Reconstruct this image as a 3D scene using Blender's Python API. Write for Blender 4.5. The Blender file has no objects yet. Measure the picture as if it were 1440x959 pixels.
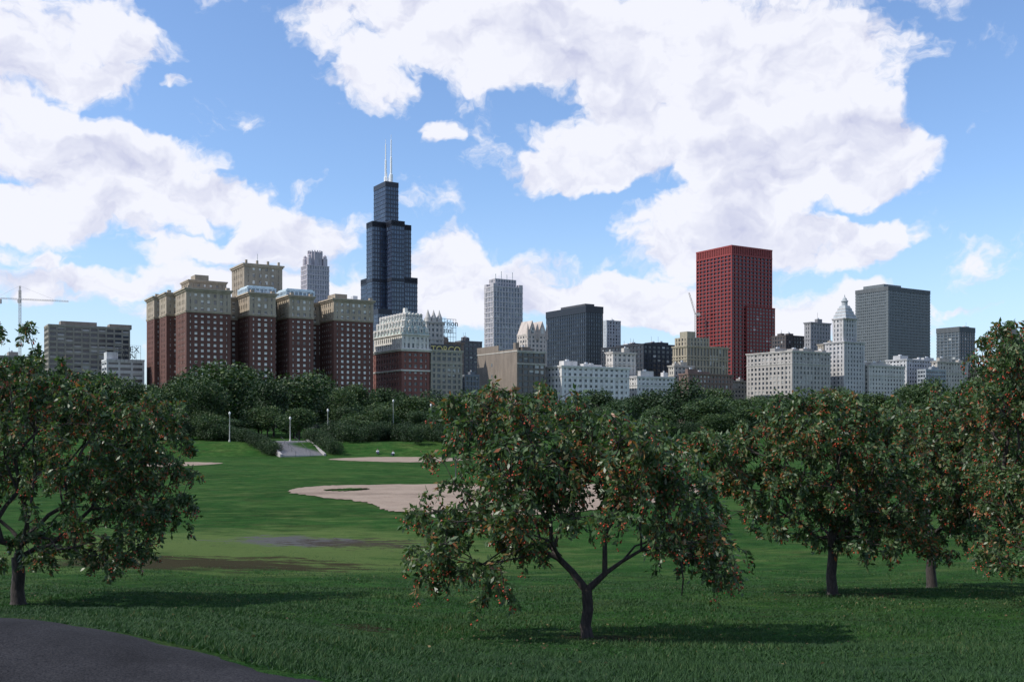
import bpy, math, random
import numpy as np
from mathutils import Vector, Matrix
random.seed(7); rng=np.random.default_rng(7)
scene=bpy.context.scene
F=1400.0; HY=595.0
def U(px): return (px-720)/F
def V(py): return (HY-py)/F
def W(px,py,d): return Vector((U(px)*d,d,V(py)*d))
def link(o): scene.collection.objects.link(o); return o
def empty(name,loc=(0,0,0),rotz=0):
    o=bpy.data.objects.new(name,None); o.location=loc; o.rotation_euler=(0,0,rotz); return link(o)
def mesh_np(name,verts,faces,mat=None,smooth=False,attr=None):
    me=bpy.data.meshes.new(name)
    verts=np.asarray(verts,dtype=np.float32); faces=np.asarray(faces,dtype=np.int32)
    n,k=faces.shape
    me.vertices.add(len(verts)); me.vertices.foreach_set('co',verts.ravel())
    me.loops.add(n*k); me.loops.foreach_set('vertex_index',faces.ravel())
    me.polygons.add(n); me.polygons.foreach_set('loop_start',np.arange(0,n*k,k,dtype=np.int32))
    try: me.polygons.foreach_set('loop_total',np.full(n,k,dtype=np.int32))
    except Exception: pass
    me.update(calc_edges=True)
    if smooth: me.polygons.foreach_set('use_smooth',np.ones(n,dtype=bool))
    if attr is not None:
        a=me.attributes.new('rnd','FLOAT','FACE'); a.data.foreach_set('value',np.asarray(attr,dtype=np.float32))
    if mat: me.materials.append(mat)
    return me
def mesh_py(name,verts,faces,mat=None,smooth=False):
    me=bpy.data.meshes.new(name); me.from_pydata([tuple(v) for v in verts],[],faces); me.update()
    if smooth:
        for p in me.polygons: p.use_smooth=True
    if mat: me.materials.append(mat)
    return me
def child(name,me,parent):
    o=bpy.data.objects.new(name,me); link(o); o.parent=parent; return o

# ---------------------------------------------------------------- materials
def newmat(name):
    m=bpy.data.materials.new(name); m.use_nodes=True
    nt=m.node_tree; b=nt.nodes['Principled BSDF']; return m,nt,b
def N(nt,t,**kw):
    n=nt.nodes.new(t)
    for k,v in kw.items(): setattr(n,k,v)
    return n
def math_(nt,op,a,b=None,c=None,clamp=False):
    n=nt.nodes.new('ShaderNodeMath'); n.operation=op; n.use_clamp=clamp
    for i,x in enumerate((a,b,c)):
        if x is None: continue
        if hasattr(x,'is_output'): nt.links.new(x,n.inputs[i])
        else: n.inputs[i].default_value=x
    return n.outputs[0]
def mixc(nt,fac,a,b,mode='MIX'):
    n=nt.nodes.new('ShaderNodeMix'); n.data_type='RGBA'; n.blend_type=mode
    for i,x in ((0,fac),(6,a),(7,b)):
        if hasattr(x,'is_output'): nt.links.new(x,n.inputs[i])
        elif isinstance(x,(int,float)): n.inputs[i].default_value=x
        else: n.inputs[i].default_value=(x[0],x[1],x[2],1)
    return n.outputs[2]
def ramp(nt,fac,stops,interp='LINEAR'):
    n=nt.nodes.new('ShaderNodeValToRGB'); n.color_ramp.interpolation=interp
    e=n.color_ramp.elements
    while len(e)<len(stops): e.new(0.5)
    for i,(p,c) in enumerate(stops):
        e[i].position=p; e[i].color=(c[0],c[1],c[2],1)
    nt.links.new(fac,n.inputs[0]); return n.outputs[0]
def noise(nt,vec,scale,detail=4,rough=0.55,dim='3D'):
    n=nt.nodes.new('ShaderNodeTexNoise'); n.noise_dimensions=dim; n.inputs['Scale'].default_value=scale
    n.inputs['Detail'].default_value=detail; n.inputs['Roughness'].default_value=rough
    if vec is not None: nt.links.new(vec,n.inputs['Vector'])
    return n
_mc={}
def wallmat(col,rough=0.8,var=0.22,scale=0.08):
    key=('w',tuple(col),rough,var)
    if key in _mc: return _mc[key]
    m,nt,b=newmat('wall_surface')
    tc=N(nt,'ShaderNodeTexCoord'); mp=N(nt,'ShaderNodeMapping'); mp.inputs['Scale'].default_value=(1,1,0.25)
    nt.links.new(tc.outputs['Object'],mp.inputs[0])
    n1=noise(nt,mp.outputs[0],scale*4,3); n2=noise(nt,tc.outputs['Object'],1.3,1)
    f=math_(nt,'MULTIPLY_ADD',n1.outputs[0],0.7,math_(nt,'MULTIPLY',n2.outputs[0],0.3))
    lo=[c*(1-var*1.3) for c in col]; hi=[min(1,c*(1+var)) for c in col]
    c=ramp(nt,f,[(0.3,lo),(0.7,hi)])
    nt.links.new(c,b.inputs['Base Color']); b.inputs['Roughness'].default_value=rough
    _mc[key]=m; return m
def glassmat(bay,sto,dark,light,frac,rough=0.15,spec=0.6):
    key=('g',round(bay,2),round(sto,2),tuple(dark),tuple(light),frac)
    if key in _mc: return _mc[key]
    m,nt,b=newmat('window_glass')
    tc=N(nt,'ShaderNodeTexCoord'); s=N(nt,'ShaderNodeSeparateXYZ'); nt.links.new(tc.outputs['Object'],s.inputs[0])
    a=math_(nt,'FLOOR',math_(nt,'DIVIDE',math_(nt,'ADD',s.outputs[0],s.outputs[1]),bay))
    zc=math_(nt,'DIVIDE',s.outputs[2],sto); z=math_(nt,'FLOOR',zc)
    cb=N(nt,'ShaderNodeCombineXYZ'); nt.links.new(a,cb.inputs[0]); nt.links.new(z,cb.inputs[1])
    wn=N(nt,'ShaderNodeTexWhiteNoise'); nt.links.new(cb.outputs[0],wn.inputs['Vector'])
    r=wn.outputs['Value']
    fr=math_(nt,'FRACT',zc)
    blind=math_(nt,'GREATER_THAN',fr,math_(nt,'MULTIPLY',r,0.8))
    use=math_(nt,'LESS_THAN',math_(nt,'FRACT',math_(nt,'MULTIPLY',r,7.31)),frac)
    f=math_(nt,'MULTIPLY',blind,use)
    d2=mixc(nt,math_(nt,'FRACT',math_(nt,'MULTIPLY',r,3.7)),[c*0.6 for c in dark],[c*1.5 for c in dark])
    nt.links.new(mixc(nt,f,d2,light),b.inputs['Base Color'])
    b.inputs['Roughness'].default_value=rough
    b.inputs['Specular IOR Level'].default_value=spec
    _mc[key]=m; return m
def plain(name,col,rough=0.7,metal=0.0,var=0.15,scale=3.0):
    m,nt,b=newmat(name)
    tc=N(nt,'ShaderNodeTexCoord'); n=noise(nt,tc.outputs['Object'],scale,3)
    c=ramp(nt,n.outputs[0],[(0.3,[x*(1-var) for x in col]),(0.7,[min(1,x*(1+var)) for x in col])])
    nt.links.new(c,b.inputs['Base Color']); b.inputs['Roughness'].default_value=rough; b.inputs['Metallic'].default_value=metal
    return m
roofmat=plain('roof_gravel',(0.16,0.155,0.15),0.9)
steelmat=plain('painted_steel',(0.55,0.56,0.58),0.5)
darksteel=plain('dark_steel',(0.05,0.05,0.055),0.5)
def leafmat(name,stops,trans=0.3,rough=0.5):
    m=bpy.data.materials.new(name); m.use_nodes=True; nt=m.node_tree; nt.nodes.clear()
    at=N(nt,'ShaderNodeAttribute'); at.attribute_name='rnd'
    c=ramp(nt,at.outputs['Fac'],stops)
    p=N(nt,'ShaderNodeBsdfPrincipled'); nt.links.new(c,p.inputs['Base Color']); p.inputs['Roughness'].default_value=rough
    p.inputs['Specular IOR Level'].default_value=0.35
    t=N(nt,'ShaderNodeBsdfTranslucent'); nt.links.new(mixc(nt,1.0,c,(1.1,1.3,0.5),'MULTIPLY'),t.inputs[0])
    mx=N(nt,'ShaderNodeMixShader'); mx.inputs[0].default_value=trans
    nt.links.new(p.outputs[0],mx.inputs[1]); nt.links.new(t.outputs[0],mx.inputs[2])
    o=N(nt,'ShaderNodeOutputMaterial'); nt.links.new(mx.outputs[0],o.inputs[0]); return m

# ---------------------------------------------------------------- world (sky with clouds)
SUN_AZ=math.radians(-104); SUN_EL=math.radians(46)
w=bpy.data.worlds.new("World"); scene.world=w; w.use_nodes=True; wt=w.node_tree; wt.nodes.clear()
def vmath(g,op,a,b):
    n=g.nodes.new('ShaderNodeVectorMath'); n.operation=op
    for i,x in enumerate((a,b)):
        if x is None: continue
        if hasattr(x,'is_output'): g.links.new(x,n.inputs[i])
        else: n.inputs[i].default_value=x
    return n
def sstep(nt,x,a,b):
    m=N(nt,'ShaderNodeMapRange',interpolation_type='SMOOTHSTEP'); m.inputs[1].default_value=a; m.inputs[2].default_value=b
    nt.links.new(x,m.inputs[0]); return m.outputs[0]
tc=N(wt,'ShaderNodeTexCoord'); sp=N(wt,'ShaderNodeSeparateXYZ'); wt.links.new(tc.outputs['Generated'],sp.inputs[0])
az=math_(wt,'ARCTAN2',sp.outputs[0],sp.outputs[1]); el=math_(wt,'ARCSINE',sp.outputs[2])
P=N(wt,'ShaderNodeCombineXYZ'); wt.links.new(az,P.inputs[0]); wt.links.new(el,P.inputs[1])
wn=noise(wt,P.outputs[0],14,4,0.6,'2D')
wv=vmath(wt,'SUBTRACT',wn.outputs['Color'],(0.5,0.5,0.5)); wv=vmath(wt,'MULTIPLY',wv.outputs[0],(0.075,0.05,0))
Pw=vmath(wt,'ADD',P.outputs[0],wv.outputs[0]).outputs[0]
blobs=[(50,45,190,60,.8),(150,122,62,26,.85),(10,110,90,50,.8),
 (50,225,170,78,1.1),(200,248,120,56,1),(300,285,85,34,1),(80,308,130,34,.9),(250,322,60,20,.8),
 (60,402,95,28,.85),(58,362,26,14,.7),
 (440,340,110,40,1),(300,356,110,24,.8),(230,395,130,20,.8),(620,365,75,45,.95),(520,405,220,36,.85),(640,435,180,32,.85),
 (530,20,150,60,1),(520,108,55,42,.95),(690,40,150,75,1),(850,60,180,85,1.1),(1040,60,190,85,1.1),(1190,80,120,60,1),
 (840,205,120,65,1),(790,245,95,34,.95),(1000,180,170,90,.9),(1140,225,160,60,1),(1250,245,75,45,1),(1230,180,60,40,.7),
 (950,325,110,55,.95),(1080,350,180,48,1),(1200,342,90,40,.95),(1050,290,120,40,.7),
 (620,178,34,24,.9),(255,122,24,13,.8),
 (790,395,120,44,.95),(900,425,180,42,.95),(1170,425,100,26,.85),(1380,428,100,9,.5),(1090,460,220,24,.7),(330,440,300,24,.65)]
S=None
for (px,py,rx,ry,wg) in blobs:
    a0=math.atan(U(px)); e0=math.atan(V(py)*math.cos(a0)); rx*=1.1; ry*=1.1
    n=wt.nodes.new('ShaderNodeVectorMath'); n.operation='MULTIPLY_ADD'; wt.links.new(Pw,n.inputs[0])
    n.inputs[1].default_value=(F/rx,F/ry,0); n.inputs[2].default_value=(-a0*F/rx,-e0*F/ry,0)
    d=vmath(wt,'DOT_PRODUCT',n.outputs[0],n.outputs[0]).outputs['Value']
    t=math_(wt,'MAXIMUM',math_(wt,'MULTIPLY_ADD',d,-wg,wg),0.0)
    S=t if S is None else math_(wt,'ADD',S,t)
side=N(wt,'ShaderNodeMapRange'); side.inputs[1].default_value=0.55; side.inputs[2].default_value=0.8
wt.links.new(math_(wt,'ABSOLUTE',az),side.inputs[0])
up=N(wt,'ShaderNodeMapRange'); up.inputs[1].default_value=0.42; up.inputs[2].default_value=0.6
wt.links.new(el,up.inputs[0])
rest=math_(wt,'MAXIMUM',side.outputs[0],up.outputs[0])
ln=noise(wt,P.outputs[0],2.2,1,0.5,'2D')
rs=math_(wt,'MULTIPLY',rest,math_(wt,'MULTIPLY',math_(wt,'SUBTRACT',ln.outputs[0],0.50),5.0))
S=math_(wt,'MINIMUM',math_(wt,'MAXIMUM',S,rs),1.15)
def fbm(off,det):
    v=vmath(wt,'ADD',Pw,(off[0],off[1],0)); v=vmath(wt,'MULTIPLY',v.outputs[0],(1.0,1.45,1))
    return noise(wt,v.outputs[0],11,det,0.58,'2D').outputs[0]
f0=fbm((0,0),8); f1=fbm((-0.010,0.018),4)
D0=math_(wt,'ADD',S,math_(wt,'MULTIPLY',math_(wt,'SUBTRACT',f0,0.5),2.7))
mask=sstep(wt,D0,0.20,0.72)
lit=math_(wt,'MULTIPLY_ADD',math_(wt,'SUBTRACT',f0,f1),2.2,1.0)
lit=math_(wt,'SUBTRACT',lit,math_(wt,'MULTIPLY',sstep(wt,D0,0.9,1.75),0.55),clamp=True)
K=10.5
cc=mixc(wt,lit,(0.46*K,0.49*K,0.72*K),(0.93*K,0.94*K,1.02*K))
sky=N(wt,'ShaderNodeTexSky'); sky.sky_type='NISHITA'; sky.sun_disc=False; sky.sun_elevation=SUN_EL; sky.sun_rotation=SUN_AZ%(2*math.pi)
sky.air_density=1.0; sky.dust_density=0.6; sky.ozone_density=1.5
skc=mixc(wt,1.0,sky.outputs[0],(1.56,1.76,2.05),'MULTIPLY')
hz=math_(wt,'MULTIPLY',math_(wt,'SUBTRACT',1.0,sstep(wt,el,0.0,0.24)),0.45)
skc=mixc(wt,hz,skc,(0.60*K,0.74*K,0.96*K))
above=sstep(wt,el,-0.01,0.01)
mask=math_(wt,'MULTIPLY',math_(wt,'MULTIPLY',mask,above),0.97)
bg=N(wt,'ShaderNodeBackground'); wt.links.new(mixc(wt,mask,skc,cc),bg.inputs[0]); bg.inputs[1].default_value=0.095
wo=N(wt,'ShaderNodeOutputWorld'); wt.links.new(bg.outputs[0],wo.inputs[0])
sd=bpy.data.lights.new('sun','SUN'); sd.energy=4.5; sd.angle=math.radians(0.5); sd.color=(1,0.95,0.87)
so=link(bpy.data.objects.new('sun',sd))
dirs=Vector((math.sin(SUN_AZ)*math.cos(SUN_EL),math.cos(SUN_AZ)*math.cos(SUN_EL),math.sin(SUN_EL)))
so.rotation_euler=dirs.to_track_quat('Z','Y').to_euler(); so.location=(-40,-10,60)

# ---------------------------------------------------------------- camera
cd=bpy.data.cameras.new('camera'); cam=link(bpy.data.objects.new('camera',cd)); scene.camera=cam
cd.sensor_width=36; cd.lens=35.0; cd.shift_y=(HY-479.5)/1440; cd.clip_end=20000; cd.clip_start=0.1
cam.location=(0,0,0); cam.rotation_euler=(math.radians(90),0,0)
scene.view_settings.view_transform='Standard'; scene.view_settings.look='None'; scene.view_settings.exposure=0

# ---------------------------------------------------------------- terrain
PY=[-60,0,5,7,10,15,22,24,30,40,50,20000]; PZ=[-1.6,-1.65,-1.70,-1.82,-2.4,-3.27,-3.9,-4.1,-4.9,-5.75,-6,-6]
def ss(t): t=np.clip(t,0,1); return t*t*(3-2*t)
def gz(x,y):
    x=np.asarray(x,float); y=np.asarray(y,float)
    z=np.interp(y,PY,PZ)
    lift=0.42*ss((-x-0.5)/4.2)*ss((24-y)/9)*ss((y-6)/2)
    z=z+lift
    z=z-0.45*np.exp(-((x+9)/4.5)**2-((y-19.5)/2.6)**2)
    z=z+0.22*ss((y-22)/8)*ss((70-y)/20)*np.sin(x*0.16+1.0)*np.sin(y*0.11)+0.05*np.sin(x*0.9+y*0.3)*np.sin(y*0.7)*ss((y-7)/3)*ss((80-y)/30)
    S=178+62*ss((x+10)/70)
    z=z+2.4*ss((y-S)/13)+0.7*ss((y-S-15)/60)
    z=z+0.25*np.sin(x*0.07)*ss((y-S-10)/30)
    return z
def gzf(x,y): return float(gz(x,y))
def axis(segs):
    out=[]
    for a,b,s in segs: out+=list(np.arange(a,b,s))
    return np.array(out+[segs[-1][1]])
xs=axis([(-6000,-1000,500),(-1000,-200,40),(-200,-60,5),(-60,-16,1.5),(-16,16,0.4),(16,60,1.5),(60,200,5),(200,1000,40),(1000,6000,500)])
ys=axis([(-60,0,6),(0,30,0.4),(30,80,1.2),(80,170,5),(170,320,2),(320,1000,40),(1000,9000,500)])
X,Y=np.meshgrid(xs,ys); Z=gz(X,Y)
vs=np.stack([X.ravel(),Y.ravel(),Z.ravel()],1)
nx=len(xs); ii,jj=np.meshgrid(np.arange(len(ys)-1),np.arange(nx-1),indexing='ij')
a=(ii*nx+jj).ravel(); fs=np.stack([a,a+1,a+nx+1,a+nx],1)
def grassmat():
    m,nt,b=newmat('lawn_grass')
    g=N(nt,'ShaderNodeNewGeometry'); pos=g.outputs['Position']
    n1=noise(nt,pos,0.07,4,0.6); n2=noise(nt,pos,0.9,5,0.65); n3=noise(nt,pos,14,4,0.7)
    mp0=N(nt,'ShaderNodeMapping'); mp0.inputs['Scale'].default_value=(1,2.2,1); nt.links.new(pos,mp0.inputs[0])
    n4=noise(nt,mp0.outputs[0],0.22,5,0.68)
    c=ramp(nt,n1.outputs[0],[(0.32,(0.018,0.058,0.014)),(0.55,(0.026,0.082,0.020)),(0.72,(0.048,0.10,0.026))])
    c=mixc(nt,math_(nt,'MULTIPLY',sstep(nt,n4.outputs[0],.52,.70),.6),c,(0.070,0.088,0.034))
    c=mixc(nt,1.0,c,ramp(nt,n2.outputs[0],[(0.3,(0.58,0.62,0.58)),(0.7,(1.32,1.26,1.2))]),'MULTIPLY')
    c=mixc(nt,1.0,c,ramp(nt,n3.outputs[0],[(0.3,(0.45,0.5,0.5)),(0.72,(1.5,1.4,1.3))]),'MULTIPLY')
    def patch(cx,cy,rx,ry,lo,hi,sc):
        v=vmath(nt,'SUBTRACT',pos,(cx,cy,0)); q=vmath(nt,'MULTIPLY',v.outputs[0],(1/rx,1/ry,0))
        L=N(nt,'ShaderNodeVectorMath',operation='LENGTH'); nt.links.new(q.outputs[0],L.inputs[0])
        fall=math_(nt,'SUBTRACT',1.0,L.outputs['Value'],clamp=True)
        mp=N(nt,'ShaderNodeMapping'); mp.inputs['Scale'].default_value=(0.6,1.2,1); nt.links.new(pos,mp.inputs[0])
        nn=noise(nt,mp.outputs[0],sc,6,0.7)
        return sstep(nt,math_(nt,'ADD',math_(nt,'MULTIPLY',fall,0.45),nn.outputs[0]),lo,hi)
    c=mixc(nt,math_(nt,'MULTIPLY',patch(-11,46,16,14,0.46,0.80,0.6),0.85),c,(0.10,0.145,0.045))
    c=mixc(nt,math_(nt,'MULTIPLY',patch(-12.5,39,10,4.6,0.60,0.74,0.9),0.92),c,(0.038,0.030,0.018))
    c=mixc(nt,math_(nt,'MULTIPLY',patch(-10.6,49.8,7.0,4.4,0.70,0.76,1.3),0.9),c,(0.10,0.097,0.105))
    c=mixc(nt,math_(nt,'MULTIPLY',patch(-7.5,49,8.0,5.5,0.76,0.84,1.7),0.85),c,(0.05,0.04,0.03))
    c=mixc(nt,math_(nt,'MULTIPLY',patch(1.6,14.9,1.8,1.2,0.66,0.82,2.0),0.9),c,(0.035,0.026,0.016))
    c=mixc(nt,math_(nt,'MULTIPLY',patch(-2.2,15.6,0.9,0.7,0.68,0.82,2.5),0.9),c,(0.035,0.026,0.016))
    c=mixc(nt,math_(nt,'MULTIPLY',patch(7.6,24,2.4,1.4,0.64,0.80,1.6),0.9),c,(0.035,0.026,0.016))
    nt.links.new(c,b.inputs['Base Color']); b.inputs['Roughness'].default_value=1.0; b.inputs['Specular IOR Level'].default_value=0.03
    bp=N(nt,'ShaderNodeBump'); bp.inputs['Strength'].default_value=0.9; bp.inputs['Distance'].default_value=0.12
    nt.links.new(n3.outputs[0],bp.inputs['Height']); nt.links.new(bp.outputs[0],b.inputs['Normal'])
    return m
gm=grassmat()
link(bpy.data.objects.new('ground',mesh_np('ground',vs,fs,gm,True)))

# path -------------------------------------------------------------
edge=[(-30,26),(-16,17),(-9,12.2),(-4.9,9.6),(-3,8.2),(-1.05,6.85),(1,6.35),(3.4,6.75),(8,8.3),(16,12)]
ex=np.array([e[0] for e in edge],float); ey=np.array([e[1] for e in edge],float)
def path_edge(x): return np.interp(x,ex,ey)+0.10*np.sin(np.asarray(x)*1.7)+0.04*np.sin(np.asarray(x)*7.3)
pm,nt,b=newmat('asphalt')
g=N(nt,'ShaderNodeNewGeometry'); n1=noise(nt,g.outputs['Position'],60,4,0.7); n2=noise(nt,g.outputs['Position'],1.2,4)
c=ramp(nt,n1.outputs[0],[(0.35,(0.010,0.010,0.013)),(0.7,(0.045,0.044,0.047))]); c=mixc(nt,1.0,c,ramp(nt,n2.outputs[0],[(0.3,(0.6,0.6,0.6)),(0.7,(1.3,1.3,1.3))]),'MULTIPLY')
nt.links.new(c,b.inputs['Base Color']); b.inputs['Roughness'].default_value=0.95; b.inputs['Specular IOR Level'].default_value=.12
bp=N(nt,'ShaderNodeBump'); bp.inputs['Strength'].default_value=0.6; bp.inputs['Distance'].default_value=0.012; nt.links.new(n1.outputs[0],bp.inputs['Height']); nt.links.new(bp.outputs[0],b.inputs['Normal'])
pv=[];pf=[]
xx=np.arange(-30,16,0.12)
for i,x in enumerate(xx):
    e=float(path_edge(x))+random.uniform(-.03,.03)
    for k in range(12):
        y=e-4.6*k/11; pv.append((x,y,gzf(x,y)+ (0.03 if k>0 else -0.01)))
for i in range(len(xx)-1):
    for k in range(11):
        a=i*12+k; pf.append((a,a+1,a+13,a+12))
link(bpy.data.objects.new('footpath',mesh_np('footpath',pv,pf,pm)))

# dirt infields ------------------------------------------------------
dm,nt,b=newmat('infield_dirt')
g=N(nt,'ShaderNodeNewGeometry'); n1=noise(nt,g.outputs['Position'],0.35,6,0.65); n2=noise(nt,g.outputs['Position'],6,4,0.6)
c=ramp(nt,n1.outputs[0],[(0.3,(0.17,0.115,0.08)),(0.5,(0.25,0.185,0.135)),(0.7,(0.31,0.24,0.18))])
c=mixc(nt,0.35,c,ramp(nt,n2.outputs[0],[(0.3,(0.12,0.08,0.055)),(0.7,(0.35,0.28,0.21))]))
nt.links.new(c,b.inputs['Base Color']); b.inputs['Roughness'].default_value=0.95
def catmull(pts,n=10):
    out=[];L=len(pts)
    for i in range(L):
        p0,p1,p2,p3=[np.array(pts[(i+k-1)%L],float) for k in range(4)]
        for s in range(n):
            t=s/n; out.append(.5*((2*p1)+(-p0+p2)*t+(2*p0-5*p1+4*p2-p3)*t*t+(-p0+3*p1-3*p2+p3)*t**3))
    return out
def patchobj(name,pix,off,mat):
    pts=[]
    for px,py in pix:
        d=6*F/(py-HY); pts.append((U(px)*d,d))
    o=catmull(pts,14); vs=[]
    for p in o: vs.append((p[0]+random.uniform(-.15,.15),p[1]+random.uniform(-.5,.5),0))
    cx=sum(v[0] for v in vs)/len(vs); cy=sum(v[1] for v in vs)/len(vs)
    vs=[(x,y,gzf(x,y)+off) for x,y,_ in vs]
    n=len(vs); vv=[(cx,cy,gzf(cx,cy)+off)]
    R=5
    for r in range(1,R+1):
        for v in vs:
            x=cx+(v[0]-cx)*r/R; y=cy+(v[1]-cy)*r/R; vv.append((x,y,gzf(x,y)+off))
    ff=[(0,1+i,1+(i+1)%n) for i in range(n)]
    for r in range(R-1):
        a=1+r*n; b_=a+n
        for i in range(n): ff.append((a+i,b_+i,b_+(i+1)%n,a+(i+1)%n))
    return link(bpy.data.objects.new(name,mesh_py(name,vv,ff,mat)))
patchobj('baseball_infield',[(405,691),(450,684),(560,681.5),(760,681),(960,681.5),(1008,686),(1005,693),(930,706),(820,719),(700,728),(610,723),(545,718),(515,707),(450,699)],0.05,dm)
patchobj('infield_grass',[(455,690),(480,688),(510,687.5),(518,688.5),(500,690.5),(478,691.5)],0.09,gm)
patchobj('baseball_infield',[(462,646),(520,643),(600,643),(660,646),(600,650),(520,649)],0.05,dm)
patchobj('baseball_infield',[(205,653),(260,650),(312,651.5),(270,655),(200,657)],0.05,dm)
patchobj('baseball_infield',[(935,641),(980,638.5),(1012,641),(990,644),(950,643.5)],0.05,dm)
patchobj('baseball_infield',[(1290,652),(1350,649),(1460,652),(1400,658),(1320,657)],0.05,dm)

# grass blades ---------------------------------------------------------
gb=leafmat('grass_blade',[(0,(0.010,0.034,0.008)),(0.5,(0.022,0.064,0.015)),(0.85,(0.042,0.090,0.024)),(1,(0.12,0.11,0.045))],0.2,0.75)
n=340000
r=6.3*np.exp(rng.random(n)*math.log(60/6.3)); u=(rng.random(n)-.5)*1.24
gx=u*r; gy=r
keep=(gy>path_edge(gx)+0.02+0.10*rng.random(n))&(rng.random(n)>.9*np.exp(-((gx-1.6)/1.2)**2-((gy-14.9)/.7)**2))&(rng.random(n)>1.15*np.exp(-((gx+12.5)/7)**2-((gy-39)/3.2)**2))&(rng.random(n)>1.1*np.exp(-((gx+10)/5.5)**2-((gy-49.8)/3.5)**2))
gx=gx[keep];gy=gy[keep];r=r[keep]; n=len(gx)
gzv=gz(gx,gy)-0.004
clump=np.sin(gx*1.7+gy)*np.sin(gy*1.3+.6*np.sin(gx*2.1))+.6*np.sin(gx*4.3+1.3*gy)*np.sin(gy*3.7-gx)
h=(0.022+0.034*rng.random(n))*(1+0.45*clump)*(1-.8*ss((r-22)/30)); wd=0.0035+0.00045*r
th=rng.random(n)*2*math.pi; ln=rng.random(n)*0.07
b0=np.stack([gx,gy,gzv],1); sv=np.stack([np.cos(th)*wd,np.sin(th)*wd,0*th],1)
tip=b0+np.stack([np.cos(th*3.3)*ln,np.sin(th*3.3)*ln,h],1)
vv=np.stack([b0-sv,b0+sv,tip],1).reshape(-1,3)
link(bpy.data.objects.new('grass',mesh_np('grass',vv,np.arange(3*n).reshape(-1,3),gb,attr=np.clip(rng.normal(.42,.2,n)+.16*clump+.12*np.sin(gx*.35+1)*np.sin(gy*.5)+.3*np.exp(-((gx+11)/9)**2-((gy-46)/8)**2),0,1))))

# ---------------------------------------------------------------- crabapple trees
bark,nt,b=newmat('bark')
tcn=N(nt,'ShaderNodeTexCoord'); mp=N(nt,'ShaderNodeMapping'); mp.inputs['Scale'].default_value=(1,1,.25); nt.links.new(tcn.outputs['Object'],mp.inputs[0])
n1=noise(nt,mp.outputs[0],30,5,.7)
nt.links.new(ramp(nt,n1.outputs[0],[(.3,(.014,.011,.010)),(.7,(.070,.056,.050))]),b.inputs['Base Color']); b.inputs['Roughness'].default_value=.9
bp=N(nt,'ShaderNodeBump'); bp.inputs['Distance'].default_value=.02; nt.links.new(n1.outputs[0],bp.inputs['Height']); nt.links.new(bp.outputs[0],b.inputs['Normal'])
crab=leafmat('crabapple_leaf',[(0,(.026,.058,.022)),(.35,(.055,.104,.038)),(.66,(.105,.155,.065)),(.84,(.16,.19,.095)),(.91,(.23,.13,.05)),(1,(.28,.09,.035))],0.3,0.4)
fruit=plain('crabapple_fruit',(.42,.06,.025),.35)
litter=leafmat('fallen_leaf',[(0,(.06,.04,.02)),(.5,(.12,.08,.03)),(1,(.20,.15,.06))],0.1,0.7)
def tube_edges(edges,sides=7):
    V_=[];F_=[]
    for (a,b,ra,rb) in edges:
        a=np.array(a,dtype=float);b=np.array(b,dtype=float); d=b-a; L=np.linalg.norm(d)
        if L<1e-5: continue
        d=d/L; up=np.array([0,0,1.]) if abs(d[2])<.9 else np.array([1.,0,0])
        s=np.cross(d,up); s=s/np.linalg.norm(s); t=np.cross(d,s); o=len(V_)
        for (c,rr) in ((a-d*ra*.3,ra),(b+d*rb*.3,rb)):
            for k in range(sides):
                an=2*math.pi*k/sides; V_.append(c+rr*(math.cos(an)*s+math.sin(an)*t))
        for k in range(sides): F_.append((o+k,o+(k+1)%sides,o+sides+(k+1)%sides,o+sides+k))
    return V_,F_
def leaves(pts,dirs_,L,wr=0.42):
    n=len(pts); d=dirs_/np.linalg.norm(dirs_,axis=1,keepdims=True)
    rv=rng.normal(size=(n,3)); s=np.cross(d,rv); s/=np.linalg.norm(s,axis=1,keepdims=True)
    L=L[:,None]; v=np.stack([pts,pts+d*L*.5+s*L*wr*.5,pts+d*L,pts+d*L*.5-s*L*wr*.5],1)
    nn=np.cross(d,s); v[:,0]+=nn*L*.06; v[:,2]+=nn*L*.1
    return v.reshape(-1,3), np.arange(4*n).reshape(-1,4)
LIT=[]
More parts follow.
